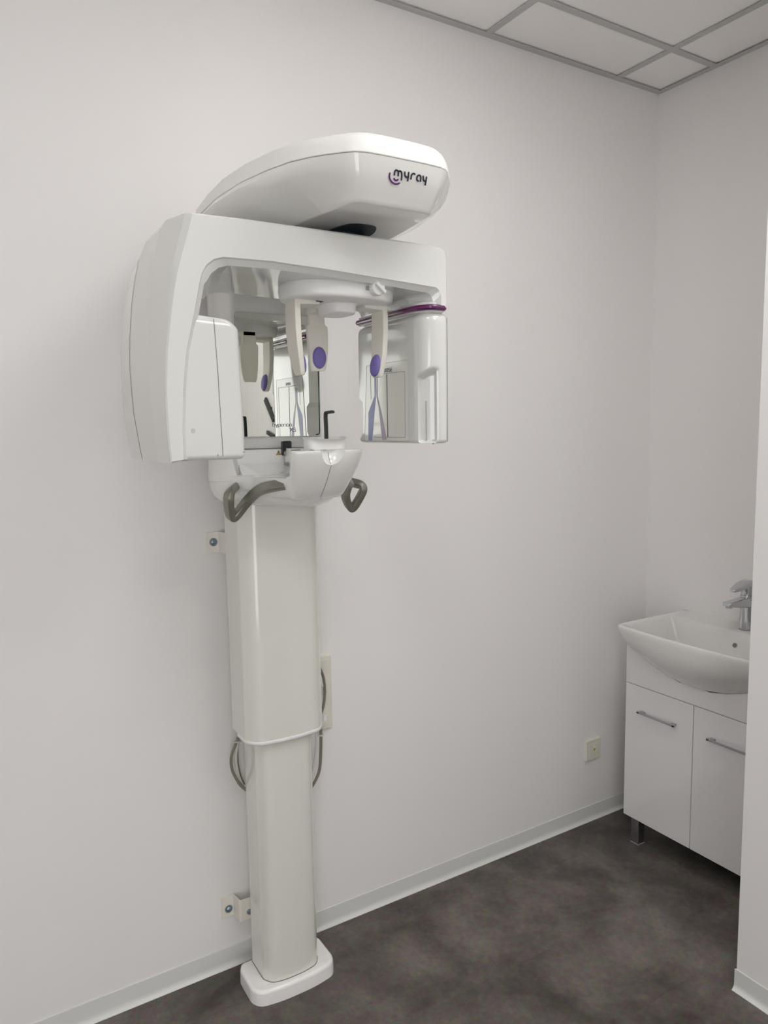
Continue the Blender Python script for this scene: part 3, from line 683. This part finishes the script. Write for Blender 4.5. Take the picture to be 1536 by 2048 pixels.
chin = loft('chin_rest', rows, M['white2'], mach, ang=60)
bm = bmesh.new()
path = smooth_path([(XM, -.468, 1.578), (XM, -.4685, 1.61), (XM - .001, -.468, 1.645), (XM, -.474, 1.6465), (XM + .002, -.500, 1.6475)], 3)
add_sweep(bm, path, rsec(.0095, .006, .002), up=(0, 1, 0)); rod = finish('bite_rod', bm, M['dark'], mach, ang=50); rod['label'] = 'black bent bite rod'
for x0 in (-.046, -.018, .022):
    bm = bmesh.new(); add_box(bm, XM + x0, XM + x0 + .010, -.4795, -.470, 1.5598, 1.5612); finish('vent', bm, M['blackhole'], block)
bm = bmesh.new(); add_box(bm, XM - .082, XM - .060, -.452, -.446, 1.5600, 1.5618); finish('block_slot', bm, M['seam'], block)
# grab handles
def handle(sg):
    def Q(a, y, z): return (XM + sg * a, y, z)
    path = [Q(.140, -.245, 1.468), Q(.165, -.280, 1.466), Q(.190, -.318, 1.456), Q(.184, -.300, 1.425), Q(.172, -.278, 1.391), Q(.158, -.281, 1.400), Q(.138, -.298, 1.433), Q(.124, -.340, 1.463), Q(.112, -.376, 1.473), Q(.082, -.409, 1.480)]
    path = smooth_path(path, 3)
    bm = bmesh.new(); add_sweep(bm, path, rsec(.0190, .0260, .0055), up=(sg * .5, -.8, 0))
    h = finish('grab_handle', bm, M['steel'], shelf, ang=50); h['label'] = 'olive grey metal grab handle'
handle(-1); handle(1)
# warning marks on the back panel
bm = bmesh.new()
def tri(cx, cz, s, dy, mi): add_prism(bm, [(cx - s * .58, -.2322 - dy, cz - s * .5), (cx + s * .58, -.2322 - dy, cz - s * .5), (cx, -.2322 - dy, cz + s * .5)], (0, -.0003, 0), mi)
tri(-1.7445, 1.5490, .0125, 0, 1); tri(-1.7445, 1.5485, .0088, .0002, 0)
add_ribbon(bm, [(-1.7445, -.2328, 1.5512), (-1.7453, -.2328, 1.5487), (-1.7437, -.2328, 1.5480), (-1.7445, -.2328, 1.5456)], .0014, (0, -1, 0), mi=1)
finish('warning_sign', bm, [M['yellow'], M['navy']], shelf)

# wall brackets
def bracket(zc, hh):
    pl = [(-1.8745, 0), (-1.8745, -.0042), (-1.843, -.0042), (-1.8385, -.0062), (-1.834, -.0445), (-1.8295, -.0478), (-1.790, -.0478), (-1.790, -.0435), (-1.8275, -.0435), (-1.830, -.0425), (-1.8342, -.0045), (-1.8385, 0)]
    bm = bmesh.new(); add_loft(bm, [plan(pl, zc - hh), plan(pl, zc + hh)]); add_box(bm, -1.795, -1.70, -.0755, -.0435, zc - hh, zc + hh)
    b_ = finish('wall_bracket', bm, M['ivory'], mach, .001, 2); b_['label'] = ('upper' if zc > 1 else 'lower') + ' ivory wall bracket'
    bm = bmesh.new(); c = Vector((-1.853, 0, zc + (.001 if zc > 1 else -.008)))
    add_cyl(bm, c + Vector((0, -.004, 0)), c + Vector((0, -.0058, 0)), .0118, n=28)
    rows = [[c + Vector((math.cos(2 * math.pi * i / 24) * r, -y, math.sin(2 * math.pi * i / 24) * r)) for i in range(24)] for r, y in ((.0090, .0058), (.0088, .0075), (.0070, .0098), (.0042, .0108), (.0038, .0085))]
    add_loft(bm, rows); finish('bolt', bm, M['zinc'], b_, ang=40)
    if zc < 1:
        bm = bmesh.new(); add_cyl(bm, (-1.8050, -.0478, .183), (-1.8050, -.0540, .183), .0085, .0065, n=16); finish('bolt', bm, M['zinc'], b_, ang=40)
bracket(1.2945, .0300); bracket(.1925, .0335)

# ---- exposure switch hanging on the shelf's back panel
sw = empty('hand_switch', (-1.725, -.24, 1.56), 'small black hand switch with thin cord hanging below the mirror', 'switch')
bm = bmesh.new(); pl = rrect(-1.7375, -1.7130, 1.541, 1.579, .005, 4); add_loft(bm, [[(x, -.2335, z) for x, z in pl], [(x, -.246, z) for x, z in pl], [(x, -.2485, z) for x, z in offset(pl, .0025)]]); finish('switch_body', bm, M['dark'], sw)
bm = bmesh.new(); add_cyl(bm, (-1.7305, -.2480, 1.5470), (-1.7305, -.2495, 1.5470), .0062, n=20); finish('button', bm, M['grey'], sw)
bm = bmesh.new(); add_sweep(bm, smooth_path([(-1.726, -.243, 1.542), (-1.724, -.2475, 1.538), (-1.7215, -.250, 1.531), (-1.729, -.258, 1.5235)], 2), csec(.0007, 6)); finish('cord', bm, M['cablew'], sw)
bm = bmesh.new(); pl = [(-1.7400, -.2545), (-1.7210, -.2545), (-1.7210, -.2640), (-1.7380, -.2640)]; add_loft(bm, [[(x, y, 1.5155) for x, y in pl], [(x, y, 1.5245) for x, y in pl]]); finish('cord_anchor', bm, M['grey'], sw, .0008, 2)

# ---- cables behind the column
def cable(name, pts, r, m, label, group=None):
    bm = bmesh.new(); add_sweep(bm, smooth_path(pts, 3), csec(r, 10)); o = finish(name, bm, m, ang=80); return tag(o, label, 'cable', group)
cable('power_cable', [(-1.812, -.057, .785), (-1.8165, -.057, .74), (-1.833, -.058, .708), (-1.846, -.058, .68), (-1.845, -.057, .640), (-1.831, -.057, .607), (-1.82, -.056, .585), (-1.797, -.060, .560)], .0042, M['cable'], 'thick grey-brown cable looping out left below the upper column')
cable('data_cable', [(-1.806, -.050, .785), (-1.818, -.048, .715), (-1.8285, -.048, .67), (-1.823, -.046, .62), (-1.810, -.044, .578), (-1.790, -.044, .55)], .0036, M['cablew'], 'white cable beside the grey loop left of the lower column')
cable('power_cable', [(-1.578, -.056, .80), (-1.561, -.058, .735), (-1.558, -.060, .69), (-1.560, -.060, .629), (-1.565, -.060, .568), (-1.578, -.058, .538), (-1.60, -.052, .505), (-1.65, -.040, .46)], .0046, M['cable'], 'thick grey-brown cable running down right of the lower column')
cable('data_cable', [(-1.586, -.062, .80), (-1.574, -.064, .69), (-1.581, -.064, .622), (-1.592, -.062, .569), (-1.607, -.060, .540), (-1.64, -.058, .51)], .0034, M['cablew'], 'white cable close along the right side of the lower column')
cable('ground_cable', [(-1.810, -.038, .76), (-1.817, -.036, .70), (-1.818, -.034, .645), (-1.811, -.032, .605), (-1.798, -.030, .572)], .0026, M['cable'], 'thin dark cable against the wall behind the white left cable')
def tie(p, r, label):
    bm = bmesh.new(); add_cyl(bm, (p[0], p[1], p[2] - .0014), (p[0], p[1], p[2] + .0014), r, n=20); add_box(bm, p[0] - r - .006, p[0] - r + .001, p[1] - .003, p[1] + .001, p[2] - .001, p[2] + .002)
    tag(finish('cable_tie', bm, M['cablew']), label, 'cable tie')
tie((-1.8240, -.0605, .7215), .0092, 'white cable tie around the left cables under the column lip')
tie((-1.5600, -.0610, .678), .0092, 'white cable tie around the right cables under the column lip')

# ---- wall outlets
def frame_plate(name, x0, x1, z0, z1, label, cat, th=.010):
    cx, cz = (x0 + x1) / 2, (z0 + z1) / 2; t = empty(name, (cx, 0, cz), label, cat)
    pl = rrect(x0, x1, z0, z1, .005, 4)
    bm = bmesh.new(); add_loft(bm, [[(x, 0, z) for x, z in pl], [(x, -th + .003, z) for x, z in pl], [(x, -th, z) for x, z in offset(pl, .0025)]])
    finish('frame', bm, M['socket'], t); return t
t = frame_plate('antenna_outlet', -.3525, -.2690, .2600, .3450, 'cream square wall outlet with a yellow centre left of the vanity cabinet', 'outlet')
pl = rrect(-.3365, -.2850, .2765, .3285, .002, 3)
bm = bmesh.new(); add_loft(bm, [[(x, -.0095, z) for x, z in pl], [(x, -.0118, z) for x, z in offset(pl, .001)]]); fp = finish('insert', bm, M['socket'], t)
bm = bmesh.new(); add_cyl(bm, (-.3105, -.0118, .3040), (-.3105, -.0135, .3040), .0052, n=20); finish('jack', bm, M['yellow'], t)
bm = bmesh.new(); add_cyl(bm, (-.3105, -.0130, .3040), (-.3105, -.0139, .3040), .0024, n=14); finish('jack_pin', bm, M['dark'], t)
bm = bmesh.new(); add_cyl(bm, (-.3105, -.0117, .3165), (-.3105, -.0121, .3165), .0060, n=16); finish('symbol', bm, M['lip'], t)
t = frame_plate('triple_outlet', -1.575, -1.4915, .668, .906, 'cream vertical triple wall outlet half hidden behind the right edge of the column', 'outlet')
for i in range(3):
    zc = .708 + .079 * i; pl = rrect(-1.561, -1.5060, zc - .0275, zc + .0275, .003, 3)
    bm = bmesh.new(); add_loft(bm, [[(x, -.0095, z) for x, z in pl], [(x, -.0120, z) for x, z in offset(pl, .001)]]); ins = finish('insert', bm, M['socket'], t)
    if i == 0:
        bm = bmesh.new(); add_box(bm, -1.5240, -1.5140, -.0132, -.0118, zc - .010, zc + .008); finish('port_flap', bm, M['lip'], ins)
pg = empty('power_plug', (-1.5365, -.012, .805), 'white plug with its cord in the middle of the triple outlet', 'plug')
bm = bmesh.new(); add_cyl(bm, (-1.5365, -.0121, .805), (-1.5365, -.043, .805), .014, .0115, n=24); finish('plug_body', bm, M['cablew'], pg)
bm = bmesh.new(); add_sweep(bm, smooth_path([(-1.56, -.050, .90), (-1.542, -.047, .867), (-1.535, -.046, .834), (-1.534, -.045, .802), (-1.539, -.046, .763), (-1.556, -.050, .73)], 3), csec(.0042, 10)); finish('cord', bm, M['cable'], pg)

# ================================================================= WASHBASIN CORNER
XF, YL, YG, YR = -.3107, -.1654, -.4601, -.7548
cab = empty('vanity_cabinet', (-.16, (YL + YR) / 2, 0), 'white gloss two-door vanity cabinet on chrome legs under the washbasin', 'cabinet')
ZT_, ZB_ = .6298, .1007
for nm, q in (('side_panel', (-.2945, -.006, YL - .017, YL - .001, ZB_, .752)), ('side_panel', (-.2945, -.006, YR + .001, YR + .017, ZB_, .752)), ('bottom_panel', (-.2945, -.006, YR + .017, YL - .017, ZB_, ZB_ + .016)), ('back_panel', (-.012, -.006, YR + .017, YL - .017, ZB_ + .016, .685))):
    box(nm, *q, M['cab'], cab, .001, 2)
fpanel = box('front_panel', XF, -.296, YR, YL, ZT_ + .0025, .80, M['cab'], cab)
def door(y0, y1, hy0, hy1):
    d = box('door', XF, -.296, y0, y1, ZB_, ZT_, M['cab'], cab, .0012, 2)
    bm = bmesh.new(); zc = .5365
    add_box(bm, XF - .022, XF - .0155, hy0, hy1, zc - .0035, zc + .0035)
    for a, s in ((hy0, 1), (hy1, -1)):
        pl = [(XF - .022, a), (XF - .022, a + s * .010), (XF - .012, a + s * .022), (XF, a + s * .022), (XF, a + s * .006)]
        if s < 0: pl = pl[::-1]
        add_loft(bm, [plan(pl, zc - .0036), plan(pl, zc + .0036)])
    h = finish('handle', bm, M['satin'], d, .0008, 2); h['label'] = 'satin chrome bar handle'
door(YG + .0015, YL, -.398, -.234); door(YR, YG - .0015, -.692, -.526)
bm = bmesh.new(); add_box(bm, -.2958, -.2950, YR + .004, YL - .004, ZB_ + .003, .660); finish('gap_shadow', bm, M['seam'], cab)
for x, y in ((-.289, -.218), (-.289, -.692), (-.04, -.218), (-.04, -.692)):
    l = box('leg', x - .0175, x + .0175, y - .0175, y + .0175, .003, ZB_ + .0005, M['chrome'], cab, .0015, 2)
    box('foot', x - .019, x + .019, y - .019, y + .019, 0, .0035, M['grey'], l, .001, 1)

# ceramic basin: outer shell lofted from the rim down, bowl inside
YC = -.4600
def rim(a, xf, xb, e=3.2, n=48, sq=1.0):
    """plan outline, half-width a in y, front at xf, back at xb; flat back, bowed front"""
    pl = []
    for i in range(n + 1):
        t = math.pi * i / n; s = math.cos(t); c = math.sin(t)
        yy = YC + a * math.copysign(abs(s) ** (2 / 6.0), s) if False else YC + a * s
        pl.append((yy, c))
    return pl
def outline(a, xf, xb, rc_f, bow, n=10):
    p = [(xb, YC + a), (xf + bow, YC + a), (xf, YC + a * .45), (xf, YC - a * .45), (xf + bow, YC - a), (xb, YC - a)]
    return round_poly(p, [.012, rc_f, a * .5, a * .5, rc_f, .012], n)
RZ = .872
def orow(a, xf, xb, rc, bow, z): return plan(outline(a, xf, xb, rc, bow), z)
outer = [orow(.276, -.404, 0, .030, .016, RZ), orow(.2815, -.409, 0, .032, .016, RZ - .002), orow(.284, -.4115, 0, .034, .017, RZ - .007), orow(.2835, -.4115, 0, .034, .019, RZ - .020),
         orow(.2815, -.409, 0, .045, .025, RZ - .044), orow(.279, -.403, 0, .06, .038, RZ - .070), orow(.273, -.391, 0, .07, .054, RZ - .096), orow(.256, -.373, 0, .08, .070, RZ - .122), orow(.215, -.352, 0, .07, .060, RZ - .146), orow(.155, -.333, 0, .06, .040, RZ - .164), orow(.085, -.318, 0, .03, .018, RZ - .175)]
inner = [orow(.270, -.398, -.006, .030, .016, RZ - .0002), orow(.262, -.390, -.100, .04, .022, RZ - .004), orow(.254, -.382, -.108, .05, .028, RZ - .012), orow(.240, -.372, -.116, .06, .034, RZ - .035),
         orow(.215, -.355, -.130, .06, .036, RZ - .075), orow(.17, -.33, -.150, .06, .030, RZ - .115), orow(.08, -.28, -.180, .03, .014, RZ - .128)]
bm = bmesh.new(); add_loft(bm, list(reversed(outer)) + inner, cap0=True, cap1=True)
bmc = bmesh.new(); add_loft(bmc, [plan(offset([q[:2] for q in row], -.0012), row[0][2] - (.0012 if row is outer[-1] else 0)) for row in reversed(outer)])
cut(fpanel, finish('cutter', bmc, M['cab']))
basin = finish('washbasin', bm, M['ceramic'], ang=60)
tag(basin, 'white ceramic washbasin with bowed front on top of the vanity cabinet', 'washbasin')
bm = bmesh.new()
oh = Vector((-.1235, -.4845, .820)); on = Vector((-.94, 0, .33)).normalized(); add_cyl(bm, oh - on * .010, oh + on * .0015, .0098, n=28)
of = finish('overflow_ring', bm, M['ceramic'], basin)
bm = bmesh.new(); add_cyl(bm, oh + on * .0010, oh + on * .0019, .0085, n=28); finish('overflow_hole', bm, M['cable'], basin)
bm = bmesh.new(); add_cyl(bm, (-.23, YC, RZ - .1285), (-.23, YC, RZ - .125), .021, n=28); finish('drain', bm, M['chrome'], basin)
bm = bmesh.new(); add_box(bm, -.0125, -.004, -.206, -.188, RZ - .001, RZ + .0003); finish('printed_mark', bm, M['lilac'], basin)
# silicone joint against the wall
# mixer tap
tap = empty('mixer_tap', (-.058, YC - .022, RZ), 'chrome single-lever mixer tap standing at the back of the washbasin', 'tap')
TX, TY = -.056, YC - .022
rows = [plan(circ(TX, TY, r, 28), z) for r, z in ((.0265, RZ - .001), (.0268, RZ + .004), (.0255, RZ + .012), (.0232, RZ + .045), (.0225, RZ + .075), (.0235, RZ + .100), (.0245, RZ + .116), (.0240, RZ + .121))]
loft('tap_body', rows, M['chrome'], tap, ang=50)
# spout: tapering blade leaning towards the bowl
rows = []
for t in [i / 10 for i in range(11)]:
    x = TX - .005 - .113 * t; zc = RZ + .097 + .0055 * t; hw = .0215 - .004 * t; hh = .0205 - .0130 * t
    rows.append([(x, TY + s[0], zc + s[1]) for s in rsec(2 * hw, 2 * hh, min(hh, hw) * .6)])
rows.append([(TX - .1225, TY + s[0], RZ + .1025 + s[1]) for s in rsec(.026, .010, .005)])
loft('spout', rows, M['chrome'], tap, ang=50)
bm = bmesh.new(); add_cyl(bm, (TX - .107, TY, RZ + .0965), (TX - .107, TY, RZ + .0890), .0125, .0115, n=24); finish('aerator', bm, M['chrome'], tap)
rows = [plan(circ(TX, TY, r, 28), z) for r, z in ((.0200, RZ + .120), (.0225, RZ + .124), (.0225, RZ + .150), (.0225, RZ + .158))]
loft('lever_hub', rows, M['chrome'], tap, ang=50)
rows = []
for x, hw, z0, z1 in ((.030, .010, .156, .163), (.024, .019, .1545, .170), (.005, .0235, .152, .1765), (-.02, .0235, .150, .1755), (-.045, .021, .1475, .1695), (-.070, .017, .1445, .1605), (-.090, .012, .1435, .1535), (-.097, .006, .145, .150)):
    rows.append([(TX + x, TY + s[0], RZ + (z0 + z1) / 2 + s[1]) for s in rsec(2 * hw, z1 - z0, min(hw, (z1 - z0) / 2) * .8)])
loft('lever', rows, M['chrome'], tap, ang=60)

# black bar on the partition wall, seen in the mirror
bm = bmesh.new(); add_sweep(bm, [(XJ - .010, -2.825, 1.80), (XJ - .010, -2.70, 1.665)], rsec(.034, .016, .004), up=(-1, 0, 0)); add_box(bm, XJ - .006, XJ, -2.775, -2.745, 1.72, 1.75)
tag(finish('wall_bar', bm, M['dark'], bevel=.001), 'slanted black bar on the partition wall, seen in the mirror', 'bar')
bm = bmesh.new(); add_sweep(bm, [(XJ - .010, -2.81, 1.592), (XJ - .010, -2.70, 1.565)], rsec(.026, .016, .004), up=(-1, 0, 0)); add_box(bm, XJ - .006, XJ, -2.77, -2.74, 1.57, 1.585)
tag(finish('wall_bar', bm, M['dark'], bevel=.001), 'short black bar lower on the partition wall, seen at the mirror bottom', 'bar')
